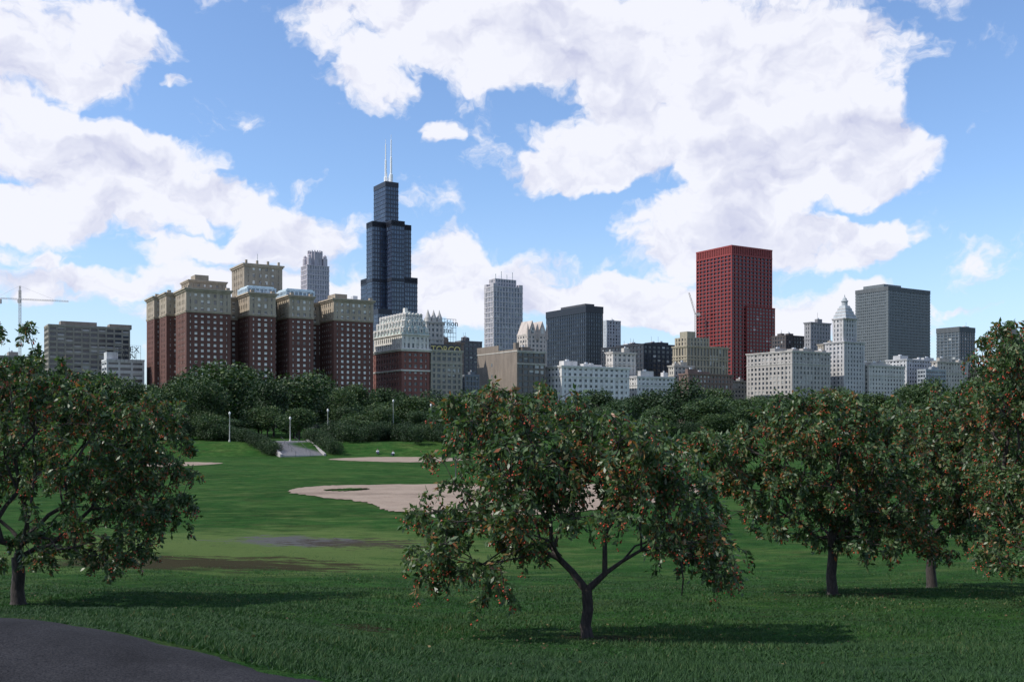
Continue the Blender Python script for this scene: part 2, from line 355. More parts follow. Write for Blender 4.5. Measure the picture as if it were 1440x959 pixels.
def crabapple(bpx,bpy_y,d,lobes,forkh,trunk_r,ntips,nleaf,leafL,depth=1.7,lean=0.0,hang=None):
    bx=U(bpx)*d; base=np.array([bx,d,gzf(bx,d)-0.1])
    par=empty('crabapple_tree',base)
    lob=[]
    for (px,py,rx,ry) in lobes:
        c=np.array([U(px)*d,d,V(py)*d])-base; rr=np.array([rx/F*d,(rx+ry)/2/F*d,ry/F*d])
        edgef=min(1,abs(px-bpx)/(240*22/d))
        for k in (-1,1,0):
            dy=k*depth*(1-edgef*.75)*random.uniform(.45,1.0)
            lob.append((c+np.array([random.uniform(-.15,.15),dy,-abs(dy)*.08]),rr*(random.uniform(.75,.95) if k else .97)))
    wts=np.array([l[1].prod()**(2/3) for l in lob]); wts/=wts.sum()
    pts=[]
    while len(pts)<ntips:
        i=rng.choice(len(lob),p=wts); c,rr=lob[i]
        v=rng.normal(size=3); v/=np.linalg.norm(v); p=c+v*rr*rng.random()**.28
        if p[2]>forkh*.9: pts.append(p)
    fork=np.array([lean,0,forkh+.1])
    nodes=[fork]; par_i=[-1]; plen=[0.0]
    pts.sort(key=lambda p:np.linalg.norm(p-fork))
    tips=[]
    for p in pts:
        A=np.array(nodes); dist=np.linalg.norm(A-p,axis=1)
        cost=dist+0.55*np.array(plen)+np.where(A[:,2]>p[2]+.5,.6,0)
        j=int(np.argmin(cost)); q=nodes[j]; L=dist[j]; k=max(1,int(L/.28)); last=j
        arch=np.array([rng.normal()*.05,rng.normal()*.05,.10*L])
        for s in range(1,k+1):
            t=s/k; x=q+(p-q)*t+arch*4*t*(1-t)+(rng.normal(size=3)*.03 if s<k else 0)
            nodes.append(x); par_i.append(last); plen.append(plen[last]+L/k); last=len(nodes)-1
        tips.append(last)
    cnt=np.zeros(len(nodes))
    for t in tips: cnt[t]+=1
    for i in range(len(nodes)-1,0,-1): cnt[par_i[i]]+=cnt[i]
    rad=np.maximum(.005,trunk_r*.8*(cnt/cnt[0])**.48)
    ed=[(nodes[par_i[i]],nodes[i],min(rad[par_i[i]],rad[i]*1.35),rad[i]) for i in range(1,len(nodes))]
    tr=[np.array([0,0,0.]),np.array([.015,0,.10]),np.array([lean*.2-.02,.02,forkh*.4]),np.array([lean*.6+.02,0,forkh*.75]),fork]
    rs=[trunk_r*1.7,trunk_r*1.18,trunk_r,trunk_r*.98,trunk_r*.95]
    ed+=[(tr[i],tr[i+1],rs[i],rs[i+1]) for i in range(4)]
    if hang:
        hp=[np.array([U(a_)*d,d-.3,V(b_)*d])-base for a_,b_ in hang]
        ed+=[(hp[i],hp[i+1],.012,.010) for i in range(len(hp)-1)]
    v,f=tube_edges(ed); child('trunk_and_limbs',mesh_np('limbs',v,f,bark,True),par)
    tp=np.array([nodes[t] for t in tips]); per=nleaf//len(tp)
    P_=[];D_=[];tw=[]; B_=[]
    for p in tp:
        ns=random.randint(2,4)
        for s in range(ns):
            out=np.array([rng.normal(),rng.normal(),rng.normal()*.5-.1]); out/=np.linalg.norm(out)
            tl=random.uniform(.16,.40); e=p+out*tl*.7+np.array([0,0,-tl*.7]); mid=p+out*tl*.5
            tw+= [(p,mid,.006,.005),(mid,e,.005,.003)]
            m=int(per/ns); t=rng.random(m)**.7
            q=np.where(t[:,None]<.5,p+(mid-p)*2*t[:,None],mid+(e-mid)*(2*t[:,None]-1))+rng.normal(size=(m,3))*.035
            P_.append(q); D_.append(rng.normal(size=(m,3))*.7+out*.5+np.array([0,0,-.6]))
            if random.random()<.75:
                B_.append(e+rng.normal(size=(5,3))*.04)
    P_=np.concatenate(P_);D_=np.concatenate(D_)
    v,f=leaves(P_,D_,leafL*(.6+.7*rng.random(len(P_))))
    hh=np.clip(rng.normal(.42,.22,len(P_)),0,.85); aut=rng.random(len(P_))<.05+.13*(np.sin(P_[:,0]*2.3+1)*np.sin(P_[:,2]*2.9)>.3); hh[aut]=.87+.13*rng.random(aut.sum())
    child('leaves',mesh_np('leaves',v,f,crab,attr=hh),par)
    v,f=tube_edges(tw,4); child('twigs',mesh_np('twigs',v,f,bark),par)
    B=np.concatenate(B_); rb=(.011+.007*rng.random(len(B)))*(d/15)**.5; oc=np.array([[1,0,0],[-1,0,0],[0,1,0],[0,-1,0],[0,0,1.1],[0,0,-1.1]])
    v=(B[:,None,:]+oc[None]*rb[:,None,None]).reshape(-1,3); of=np.array([[0,2,4],[2,1,4],[1,3,4],[3,0,4],[2,0,5],[1,2,5],[3,1,5],[0,3,5]])
    f=(of[None]+6*np.arange(len(B))[:,None,None]).reshape(-1,3)
    child('fruit',mesh_np('fruit',v,f,fruit,True),par)
    LIT.append((bx,d,1.6*d/15+.6))
    return par
crabapple(825,900,15,[(690,592,78,60),(655,570,45,30),(800,600,105,60),(890,635,80,70),(645,735,70,78),(740,690,90,65),(945,720,75,62),(850,670,80,60),(1005,783,38,28),(602,785,34,36),(760,640,95,75),(675,808,52,26),(930,650,40,44),(990,745,44,30),(700,540,24,22),(620,640,34,26),(720,770,55,32)],.72,.085,390,37000,.102,depth=1.5,hang=[(950,765),(953,785),(956,810),(954,832)])
crabapple(25,830,22,[(15,485,42,34),(55,545,80,50),(0,620,90,90),(130,595,80,65),(205,600,55,46),(120,680,90,60),(205,670,66,60),(248,708,26,28),(150,760,70,38),(60,750,60,35),(-60,600,80,120),(215,565,42,26),(130,550,60,32),(225,725,34,32),(130,790,30,16)],1.0,.14,500,46000,.122,depth=2.2)
crabapple(1170,835,24,[(1130,590,85,45),(1045,640,70,55),(1000,615,38,20),(1200,615,85,55),(1120,690,85,50),(1220,690,75,55),(1065,725,48,32),(1250,740,50,40),(1180,755,50,24),(1165,562,50,24)],1.4,.12,440,42000,.13,depth=2.2)
crabapple(1310,800,28,[(1330,575,90,45),(1290,640,75,60),(1380,660,80,75),(1340,730,80,45),(1420,600,60,60),(1290,755,38,26),(1450,690,60,60)],1.5,.13,480,42000,.14,depth=2.6)
crabapple(1475,850,20,[(1405,490,34,28),(1440,480,45,40),(1470,540,70,50),(1420,560,50,40),(1445,690,48,70),(1418,780,38,28),(1490,640,80,130)],1.0,.12,370,33000,.11,depth=1.6)
# sparse fallen leaves
pts=[]
for (cx,cy,rr) in LIT:
    m=90; a_=rng.random(m)*6.283; q=rr*np.sqrt(rng.random(m))*1.3; pts.append(np.stack([cx+np.cos(a_)*q*1.2+.4,cy+np.sin(a_)*q,0*a_],1))
m=120; yy_=8+22*rng.random(m); pts.append(np.stack([(rng.random(m)-.5)*1.1*yy_,yy_,0*yy_],1))
pts=np.concatenate(pts); pts=pts[pts[:,1]>6.5]; pts[:,2]=gz(pts[:,0],pts[:,1])+.025
dd=rng.normal(size=pts.shape); dd[:,2]*=.25
v,f=leaves(pts,dd,.035+.025*rng.random(len(pts)),.6); link(bpy.data.objects.new('fallen_leaves',mesh_np('fallen_leaves',v,f,litter,attr=rng.random(len(pts)))))

# ---------------------------------------------------------------- distant foliage
bleaf=leafmat('park_tree_leaf',[(0,(.010,.024,.008)),(.5,(.024,.054,.016)),(.85,(.048,.09,.026)),(1,(.085,.12,.034))],0.15,0.6)
def make_tree_mesh(i,nl=11,nq=5200,tall=1.0):
    random.seed(100+i); lob=[]
    for k in range(nl):
        an=random.uniform(0,6.28); rr=random.uniform(0,.33); zz=random.uniform(.35,.82)*tall
        s=random.uniform(.13,.22)*(1.15-abs(zz/tall-.5)); lob.append((np.array([math.cos(an)*rr*(1.1-abs(zz-.5)),math.sin(an)*rr*(1.1-abs(zz-.5)),zz]),np.array([s*1.15,s*1.15,s*.85])))
    lob.append((np.array([0,0,.55*tall]),np.array([.26,.26,.3*tall])))
    pp=[];dd=[]
    for c,rr in lob:
        m=nq//len(lob); v=rng.normal(size=(m,3)); v/=np.linalg.norm(v,axis=1,keepdims=True)
        q=c+v*rr*(.68+.46*rng.random(m)**1.0)[:,None]; q+= .022*rng.normal(size=(m,3)); pp.append(q); dd.append(np.cross(v,rng.normal(size=(m,3)))+.25*v)
    pp=np.concatenate(pp);dd=np.concatenate(dd); pp[:,2]*=1.0*tall/np.percentile(pp[:,2],99.3)
    v,f=leaves(pp,dd,.036*(.5+.9*rng.random(len(pp))),.8)
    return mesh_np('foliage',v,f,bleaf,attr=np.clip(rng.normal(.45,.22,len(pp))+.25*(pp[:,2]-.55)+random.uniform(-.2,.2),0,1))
TM=[make_tree_mesh(i,9+i%5) for i in range(10)]
BM=[make_tree_mesh(20+i,9,3000,.8) for i in range(4)]
trk_v,trk_f=tube_edges([((0,0,0),(0,0,.25),.032,.026),((0,0,.25),(.01,0,.5),.026,.018),((0,0,.25),(.13,.02,.55),.018,.008),((0,0,.28),(-.12,-.03,.58),.018,.008),((0,0,.3),(.02,.13,.6),.016,.008)],8)
trk=mesh_np('trunk',trk_v,trk_f,bark,True)
mass=empty('distant_trees')
random.seed(33)
def ptree(px,top,d,wpx,own=False):
    x=U(px)*d; zb=gzf(x,d)-.1; h=V(top)*d-zb; wd=wpx/F*d
    me=random.choice(TM); s=wd/.95
    p=empty('park_tree',(x,d,zb)) if own else mass
    o=child('crown',me,p); t=child('trunk',trk,p)
    for q in (o,t):
        q.location=(0,0,0) if own else (x,d,zb); q.rotation_euler=(0,0,random.uniform(0,6.28)); 
    o.scale=(s,s,h); t.scale=(s*.7,s*.7,h)
rowA=[(310,510,235,125),(262,528,240,95),(350,522,250,85),(420,525,250,110),(385,538,225,70),(455,534,270,70),(240,540,205,80),(500,542,290,64),(545,547,300,60),(610,550,300,70),(575,557,260,60),
(655,550,330,60),(700,549,340,70),(755,552,330,70),(838,549,330,66),(800,563,320,50),(915,550,340,70),(965,534,330,100),(1000,547,345,70),(1040,560,300,60),(1085,563,330,80),(1130,560,320,60),(1190,546,320,80),(1230,554,330,70),(1160,551,335,60),(1300,534,310,80),(1275,547,330,60),(1350,546,320,80),(1400,525,300,90),(1432,476,260,90),(1398,500,330,70),
(190,534,260,80),(150,526,280,90),(100,528,270,90),(40,515,260,100),(-20,505,260,100),(870,563,320,60),(890,558,360,50),(290,535,215,70),(480,548,240,60)]
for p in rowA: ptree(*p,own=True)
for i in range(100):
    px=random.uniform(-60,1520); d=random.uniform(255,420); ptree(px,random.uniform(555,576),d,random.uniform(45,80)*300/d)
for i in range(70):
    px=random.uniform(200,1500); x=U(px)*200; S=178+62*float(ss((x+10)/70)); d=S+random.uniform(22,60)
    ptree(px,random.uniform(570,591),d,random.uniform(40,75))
hm=empty('hedge')
def bush(px,wpx,hpx,d):
    x=U(px)*d; zb=gzf(x,d)-.15
    o=child('shrub',random.choice(BM),hm); o.location=(x,d,zb-.3*hpx/F*d); s=wpx/F*d; o.scale=(s,s*1.0,hpx/F*d*1.5); o.rotation_euler=(0,0,random.uniform(0,6.28))
for i in range(11):
    t=i/10; bush(334+t*50,30,22,194-t*14)
for i in range(8):
    t=i/7; bush(436+t*34,28,22,193-t*12)
for i in range(75):
    px=random.uniform(462,660); d=random.uniform(186,215) if px>500 else random.uniform(190,215)
    if 500<px<570 and d<194: continue
    bush(px,random.uniform(26,42),random.uniform(20,32),d)
for i in range(80):
    px=random.uniform(200,335) if i%3==0 else random.uniform(660,1500); x=U(px)*200; S=178+62*float(ss((x+10)/70)); bush(px,random.uniform(26,50),random.uniform(18,30),S+random.uniform(16,34))

# ---------------------------------------------------------------- stairs
conc=plain('concrete',(.34,.32,.31),.85); 
sb=Vector((U(426)*178.5,178.5,0)); st=Vector((U(405)*191,191,0)); run=(st-sb); Ls=run.length
zb=-6.0; zt=gzf(st.x,st.y)+.05; rot=math.atan2(run.y,run.x)-math.pi/2
sp_=empty('stairs',(sb.x,sb.y,zb),rot); vv=[];ff=[]
def bx(V_,F_,x0,x1,y0,y1,z0,z1):
    o=len(V_); V_+=[(x0,y0,z0),(x1,y0,z0),(x1,y1,z0),(x0,y1,z0),(x0,y0,z1),(x1,y0,z1),(x1,y1,z1),(x0,y1,z1)]
    F_+=[(o,o+3,o+2,o+1),(o+4,o+5,o+6,o+7),(o,o+1,o+5,o+4),(o+1,o+2,o+6,o+5),(o+2,o+3,o+7,o+6),(o+3,o,o+4,o+7)]
ns=15
for i in range(ns): bx(vv,ff,-3.7,3.7,i*Ls/ns,Ls+1.5+.003*i,-1+0.003*i,.12+(i+1)*(zt-zb)/ns)
child('steps',mesh_py('steps',vv,ff,conc),sp_)
vv=[];ff=[]
for sx in (-4.1,3.72):
    o=len(vv); H=zt-zb
    for x in (sx,sx+.38): vv+=[(x,-.4,-1),(x,-.4,.5),(x,Ls,H+.45),(x,Ls+1.4,H+.45),(x,Ls+1.4,-1)]
    ff+=[(o,o+1,o+2,o+3,o+4),(o+9,o+8,o+7,o+6,o+5)]
    for k in range(5): ff.append((o+k,o+5+k,o+5+(k+1)%5,o+(k+1)%5))
child('side_walls',mesh_py('side_walls',vv,ff,conc),sp_)
ed=[]
for x in (-1.3,1.3):
    H=zt-zb; ed.append(((x,0,.95),(x,Ls,H+.95),.03,.03))
    for k in range(5): ed.append(((x,k*Ls/4,k*H/4),(x,k*Ls/4,k*H/4+.95),.03,.03))
v,f=tube_edges(ed); child('handrails',mesh_np('rails',v,f,darksteel),sp_)

# ---------------------------------------------------------------- lamps
globe=plain('lamp_globe',(.7,.7,.68),.3); postm=plain('lamp_post_paint',(.42,.42,.40),.6)
def lathe(prof,n=16):
    V_=[];F_=[]
    for (r,z) in prof:
        for k in range(n): a=2*math.pi*k/n; V_.append((r*math.cos(a),r*math.sin(a),z))
    for i in range(len(prof)-1):
        for k in range(n): F_.append((i*n+k,i*n+(k+1)%n,(i+1)*n+(k+1)%n,(i+1)*n+k))
    return V_,F_
def lamp(px,top,d):
    x=U(px)*d; zb=gzf(x,d); h=V(top)*d-zb; p=empty('street_lamp',(x,d,zb))
    v,f=lathe([(.22,0),(.22,.25),(.14,.4),(.10,.6),(.07,h-.7),(.10,h-.66),(.11,h-.58)]); child('post',mesh_py('post',v,f,postm,True),p)
    v,f=lathe([(.09,h-.58),(.17,h-.45),(.21,h-.28),(.17,h-.12),(.08,h-.04),(.03,h+.06),(0.001,h+.10)]); child('globe',mesh_py('globe',v,f,globe,True),p)
for a in [(323,579,192),(408,586,192),(461,575,203),(553,562,225),(606,568,218),(1338,594,262)]: lamp(*a)
x=U(641)*88; p=empty('foul_pole',(x,88,gzf(x,88)))
v,f=lathe([(.12,0),(.12,.08),(.05,.12),(.05,3.0),(.07,3.02),(.07,3.1),(.001,3.14)],10); child('pole',mesh_py('pole',v,f,darksteel,True),p)
v,f=tube_edges([((0,0,2.9),(.9,0,2.9),.025,.025),((0,0,2.5),(.5,0,2.9),.02,.02)]); child('bracket',mesh_np('br',v,f,darksteel),p)

# ---------------------------------------------------------------- people seated on the bank
def person(px,d,shirt,face):
    x=U(px)*d; p=empty('seated_person',(x,d,gzf(x,d)),face)
    skin=plain('skin',(.45,.27,.19),.6); sh=plain('shirt',shirt,.8); tr=plain('trousers',(.05,.06,.10),.8); hair=plain('hair',(.04,.025,.018),.8)
    def sk(name,pts,edges,rad,mat,root=0):
        me=bpy.data.meshes.new(name); me.from_pydata(pts,edges,[]); me.materials.append(mat); o=child(name,me,p)
        bpy.context.view_layer.objects.active=o
        m=o.modifiers.new('s','SKIN'); 
        for i,r_ in enumerate(rad): me.skin_vertices[0].data[i].radius=(r_,r_)
        me.skin_vertices[0].data[root].use_root=True
        o.modifiers.new('ss','SUBSURF').levels=1; return o
    sk('torso',[(0,0,.15),(0,.0,.38),(0,-.04,.58),(.18,-.04,.56),(-.18,-.04,.56),(.26,-.16,.34),(-.26,-.16,.34)],[(0,1),(1,2),(2,3),(2,4),(3,5),(4,6)],[.15,.14,.13,.065,.065,.05,.05],sh)
    sk('legs',[(0,0,.12),(.11,-.05,.12),(-.11,-.05,.12),(.16,-.42,.46),(-.14,-.40,.48),(.16,-.72,.08),(-.14,-.70,.08),(.17,-.88,.05),(-.15,-.86,.05)],[(0,1),(0,2),(1,3),(2,4),(3,5),(4,6),(5,7),(6,8)],[.14,.1,.1,.07,.07,.05,.05,.045,.045],tr)
    sk('head_and_neck',[(0,-.04,.66),(0,-.05,.74),(0,-.07,.84),(0,-.06,.92)],[(0,1),(1,2),(2,3)],[.05,.055,.095,.085],skin)
    sk('forearm_right',[(.26,-.17,.33),(.18,-.38,.44),(.14,-.45,.46)],[(0,1),(1,2)],[.042,.032,.04],skin)
    sk('forearm_left',[(-.26,-.17,.33),(-.18,-.38,.45),(-.14,-.45,.48)],[(0,1),(1,2)],[.042,.032,.04],skin)
    v,f=lathe([(.0,.99),(.07,.975),(.105,.92),(.108,.86),(.09,.80)],12); o=child('hair',mesh_py('hair',v,f,hair,True),p); o.location=(0,-.035,0)
person(531,181.5,(.75,.75,.78),.2); person(553,180,(.6,.62,.7),-.3)

# ---------------------------------------------------------------- buildings
PHI=math.radians(58); nv=Vector((math.sin(PHI),math.cos(PHI),0)); wv=Vector((-math.cos(PHI),math.sin(PHI),0)); ROT=math.radians(32)
GROUND=-4.0
class B:
    def __init__(s,name,C):
        s.p=empty(name,(C[0],C[1],0),ROT); s.parts={}
    def box(s,part,mat,x0,x1,y0,y1,z0,z1):
        k=(part,mat.name)
        if k not in s.parts: s.parts[k]=([],[],mat)
        V_,F_,_=s.parts[k]; bx(V_,F_,x0,x1,y0,y1,z0,z1)
    def prim(s,part,mat,V,Fc):
        k=(part,mat.name)
        if k not in s.parts: s.parts[k]=([],[],mat)
        V_,F_,_=s.parts[k]; o=len(V_); V_+=[tuple(v) for v in V]; F_+=[tuple(i+o for i in f) for f in Fc]
    def facade(s,x0,x1,y0,y1,z0,z1,wall,glass,bay,sto,pf,sf,dep=.45,roof=True,corner=None,pier_proud=.12):
        s.box('windows',glass,x0+dep,x1-dep,y0+dep,y1-dep,z0,z1-.25)
        n=max(1,round((z1-z0)/sto)); h=(z1-z0)/n; q=pier_proud
        for i in range(n+1):
            za=z0+i*h-h*sf*.5; zb=za+h*sf
            za=max(za,z0); zb=min(zb,z1)
            if i==n: za=z1-h*sf*.8
            s.box('walls',wall,x0+q,x1-q,y0+q,y1-q,za,zb)
        cw=corner if corner is not None else bay*pf
        for (a0,a1,ax) in ((x0,x1,0),(y0,y1,1)):
            m=max(1,round((a1-a0)/bay)); b_=(a1-a0)/m; pw=b_*pf
            for i in range(1,m):
                c=a0+i*b_
                if ax==0:
                    s.box('walls',wall,c-pw/2,c+pw/2,y0,y0+dep+.2,z0,z1-.06); s.box('walls',wall,c-pw/2,c+pw/2,y1-dep-.2,y1,z0,z1-.06)
                else:
                    s.box('walls',wall,x0,x0+dep+.2,c-pw/2,c+pw/2,z0,z1-.06); s.box('walls',wall,x1-dep-.2,x1,c-pw/2,c+pw/2,z0,z1-.06)
        cw=max(cw,dep+.3)
        for cx in (x0-.02,x1-cw+.02):
            for cy in (y0-.02,y1-cw+.02): s.box('walls',wall,cx,cx+cw,cy,cy+cw,z0,z1+.05)
        if roof: s.box('roof',roofmat,x0+1,x1-1,y0+1,y1-1,z1-.3,z1+.15); 
    def cornice(s,mat,x0,x1,y0,y1,z,h=1.0,o=.8):
        s.box('cornice',mat,x0-o*.5,x1+o*.5,y0-o*.5,y1+o*.5,z-h,z-h*.4); s.box('cornice',mat,x0-o,x1+o,y0-o,y1+o,z-h*.4+.003,z+.2)
    def done(s):
        for (pn,_),(V_,F_,mat) in s.parts.items(): child(pn,mesh_py(pn,V_,F_,mat),s.p)
        return s
def dims(l,c,r,d):
    Cx=U(c)*d; uL=U(l);uR=U(r)
    return (Cx,d),(Cx-uL*d)/(wv.x*-1+wv.y*uL),(uR*d-Cx)/(nv.x-nv.y*uR)
def dM(px): u=U(px); t=(560*u+189)/(.848-.53*u); return 560+.53*t
def Z(py,d): return V(py)*d
DG=(.03,.04,.055)
def simple(name,l,c,r,d,top,col,bay=4,sto=3.8,pf=.45,sf=.45,gd=DG,gl=(.35,.36,.36),gf=.25,corn=True,clut=2,rough=.8,base=GROUND,trim=None,proud=.12,corner=None):
    C,Ls,Ln=dims(l,c,r,d); z=Z(top,d); b=B(name,C); wm=wallmat(col,rough); Ls=max(Ls,6); Ln=max(Ln,6)
    b.facade(0,Ln,0,Ls,base,z,wm,glassmat(bay,sto,gd,gl,gf),bay,sto,pf,sf,pier_proud=proud,corner=corner)
    tm=wallmat(trim) if trim else wm
    if corn:
        b.cornice(tm,0,Ln,0,Ls,z,1.4,.8)
        if z-base>30: b.cornice(tm,0,Ln,0,Ls,z-(z-base)*.16,.8,.4); b.cornice(tm,0,Ln,0,Ls,base+14,.8,.4)
    else: b.box('parapet',tm,-.15,Ln+.15,-.15,Ls+.15,z-.5,z+.7)
    pm_=wallmat([c_*.8 for c_ in col])
    for k in range(clut):
        sx=random.uniform(3,max(3.5,Ln*.35)); sy=random.uniform(3,max(3.5,Ls*.35)); x0=random.uniform(1,max(1.2,Ln-sx-1)); y0=random.uniform(1,max(1.2,Ls-sy-1)); hh=random.uniform(1.8,4.2)
        b.box('rooftop_plant',pm_,x0,x0+sx,y0,y0+sy,z,z+hh)
        b.box('rooftop_plant',steelmat,x0+sx*.3,x0+sx*.5,y0+sy*.3,y0+sy*.6,z+hh,z+hh+1.2)
        b.box('antenna',darksteel,x0+.5,x0+.65,y0+.5,y0+.65,z+hh,z+hh+random.uniform(2,6))
    return b,Ln,Ls,z
b,Ln,Ls,z=simple('office_building',62,68,183,640,457,(.27,.25,.21),bay=5,sto=3.6,pf=.18,sf=.42,gf=.3,corn=False,clut=0)
b.box('penthouse',wallmat((.22,.19,.16)),8,30,5,14,z,z+3.5); b.box('penthouse',wallmat((.22,.19,.16)),38,52,5,14,z,z+3); b.done()
b,Ln,Ls,z=simple('hotel_annex_building',143,150,203,600,506,(.50,.51,.52),bay=7,sto=3.4,pf=.15,sf=.5,gd=(.05,.06,.07),corn=False,clut=0)
b.box('penthouse',wallmat((.5,.51,.52)),0.5,7,3,12,z,z+5); b.done()
def sign(name,text,px,py,d,size,mat):
    p=empty(name,W(px,py,d),ROT)
    c=bpy.data.curves.new('letters','FONT'); c.body=text; c.size=size; c.extrude=.15; c.align_x='CENTER'; c.space_line=.85; c.materials.append(mat)
    o=bpy.data.objects.new('letters',c); link(o); o.parent=p; o.rotation_euler=(math.pi/2,0,0)
    return p
ed=[]
p=sign('rooftop_sign','ESSEX\nINN',181,495,592,4.6,darksteel)
for k in range(-3,4): ed.append(((k*2.3,.5,-6),(k*2.3,.5,4),.08,.08))
for zz in (-4.6,-.4,4): ed.append(((-7,.5,zz),(7,.5,zz),.07,.07))
v,f=tube_edges(ed,5); child('frame',mesh_np('frame',v,f,darksteel),p)
p=empty('tower_crane',W(28,455,900)); ed=[]
cm=plain('crane_paint',(.45,.42,.40),.6)
def lattice(ed,a,b_,w_,n_,r_=.13):
    a=np.array(a,float);b_=np.array(b_,float); d=(b_-a)/n_; L=np.linalg.norm(b_-a); ax=(b_-a)/L
    s=np.array([1.,0,0]) if abs(ax[0])<.5 else np.array([0,0,1.]); t=np.cross(ax,s)
    cs=[s*w_+t*w_,s*w_-t*w_,-s*w_-t*w_,-s*w_+t*w_]
    for c in cs: ed.append((a+c,b_+c,r_,r_))
    for i in range(n_):
        for k in range(4): ed.append((a+d*i+cs[k],a+d*(i+1)+cs[(k+1)%4],r_*.6,r_*.6))
lattice(ed,(0,0,-90),(0,0,30),.8,40,.15); lattice(ed,(-22,0,23),(44,0,20),.5,30,.11); ed.append(((0,0,34),(-20,0,24),.07,.07)); ed.append(((0,0,34),(30,0,22),.07,.07)); lattice(ed,(0,0,23),(0,0,34),.5,4,.14)
v,f=tube_edges(ed,5); child('lattice',mesh_np('lattice',v,f,cm),p)
vv=[];ff=[]; bx(vv,ff,-22,-17,-1.2,1.2,18,22); bx(vv,ff,-1,1.6,-2.5,-.8,18.5,21.5); child('counterweight_and_cab',mesh_py('cw',vv,ff,cm),p)

# --- grand hotel
C=(U(262)*560,560); h=B('brick_hotel',C)
brick=wallmat((.125,.056,.044),.85,.2); stone=wallmat((.36,.30,.23)); hg=glassmat(3.6,3.2,(.16,.16,.16),(.68,.68,.64),.85)
def wing(x0,x1,y0,y1,top=76,sb=13.5):
    z1=top-sb
    h.facade(x0,x1,y0,y1,GROUND+14,z1,brick,hg,3.6,3.2,.56,.46,roof=False,dep=.3)
    h.facade(x0-.1,x1+.1,y0-.1,y1+.1,z1+.01,top-1.2,stone,hg,3.6,4.2,.55,.42,dep=.5)
    h.facade(x0-.1,x1+.1,y0-.1,y1+.1,GROUND,GROUND+13.9,stone,hg,4.5,4.6,.5,.4,roof=False)
    h.cornice(stone,x0,x1,y0,y1,z1+1,1.0,.5); h.cornice(stone,x0,x1,y0,y1,top,1.6,1.3)
    for cx in (x0+.6,x1-2.6): h.box('parapet_blocks',stone,cx,cx+2,y0-.6,y0+1.4,top+.2,top+1.6)
wing(0,25,0,24); wing(36,51.5,0,24); wing(60,75,0,24); wing(88,114,0,24)
wing(2.5,112,23,50,75.2); wing(-4,20,30,47,76.4); wing(-5,20,57,78,77)
tb=wallmat((.28,.235,.18))
h.facade(42,66,30,56,76,97,tb,hg,4,4,.6,.5); h.cornice(stone,42,66,30,56,97.5,1.6,1.1)
for k in range(4): h.box('finials',stone,43+k*6.8,44.2+k*6.8,30.5,31.7,97.5,100)
h.facade(8,30,26,44,75.5,84,tb,hg,4,4,.6,.5); h.cornice(stone,8,30,26,44,84.4,1.2,.8); h.box('stairhead',tb,12,20,28,38,84.5,88)
wb=wallmat((.50,.60,.66)); gg=glassmat(2.5,3,(.15,.22,.28),(.5,.55,.6),.4)
for (a0,a1) in ((35.5,53),(59,77)):
    h.facade(a0,a1,3,22,76.3,79.8,wb,gg,2.5,3,.3,.35); h.box('skylight',wb,a0+1,a1-1,4,21,79.7,80.6)
h.box('stairhead',tb,92,100,8,20,76,80); h.box('rooftop_plant',steelmat,104,107,8,12,76,79.5)
h.box('flagpole',steelmat,53.9,54.2,42,42.3,97,106)
h.done()
# --- mansard hotel
C,Ls,Ln=dims(525,565,604,634); m=B('mansard_hotel',C)
br2=wallmat((.18,.07,.055)); st2=wallmat((.60,.57,.52)); mg=glassmat(4,3.6,(.07,.08,.09),(.45,.45,.42),.5); ms=wallmat((.36,.44,.42))
m.facade(0,Ln,0,Ls,GROUND+16,46,br2,mg,4,3.6,.5,.45,roof=False); m.facade(-.1,Ln+.1,-.1,Ls+.1,GROUND,GROUND+15.9,st2,mg,4.5,4.5,.4,.4,roof=False)
m.cornice(st2,0,Ln,0,Ls,47.5,1.5,1.2); m.cornice(st2,0,Ln,0,Ls,34,.8,.6)
m.facade(.3,Ln-.3,.3,Ls-.3,47.7,56,st2,mg,3.2,4,.5,.3,roof=False); m.cornice(st2,.3,Ln-.3,.3,Ls-.3,57,1,.8)
t=4.5; z0,z1=57.2,71
m.prim('mansard_roof',ms,[(0,0,z0),(Ln,0,z0),(Ln,Ls,z0),(0,Ls,z0),(t,t,z1),(Ln-t,t,z1),(Ln-t,Ls-t,z1),(t,Ls-t,z1)],[(0,1,5,4),(1,2,6,5),(2,3,7,6),(3,0,4,7),(4,5,6,7)])
def dorm(zz,ins):
    for k in range(5):
        x=ins+1.2+k*(Ln-2*ins-2.4)/4
        m.box('dormers',st2,x-1.1,x+1.1,ins-.9,ins+3,zz,zz+2.9); m.box('dormer_windows',mg,x-.6,x+.6,ins-.95,ins-.6,zz+.4,zz+2.3)
        m.prim('dormers',st2,[(x-1.3,ins-1,zz+2.91),(x+1.3,ins-1,zz+2.91),(x,ins-1,zz+4),(x-1.3,ins+3,zz+2.91),(x+1.3,ins+3,zz+2.91),(x,ins+3,zz+4)],[(0,1,2),(5,4,3),(0,2,5,3),(1,4,5,2)])
    for k in range(9):
        y=ins+1.2+k*(Ls-2*ins-2.4)/8
        m.box('dormers',st2,ins-.9,ins+3,y-1.1,y+1.1,zz,zz+2.9); m.box('dormer_windows',mg,ins-.95,ins-.6,y-.6,y+.6,zz+.4,zz+2.3)
        m.prim('dormers',st2,[(ins-1,y-1.3,zz+2.91),(ins-1,y+1.3,zz+2.91),(ins-1,y,zz+4),(ins+3,y-1.3,zz+2.91),(ins+3,y+1.3,zz+2.91),(ins+3,y,zz+4)],[(0,2,1),(3,4,5),(0,3,5,2),(1,2,5,4)])
dorm(58,.6); dorm(62.5,2.1); dorm(67,3.6); m.box('chimney',st2,8,10,12,15,70,75); m.box('chimney',st2,14,16,20,23,70,74); m.done()
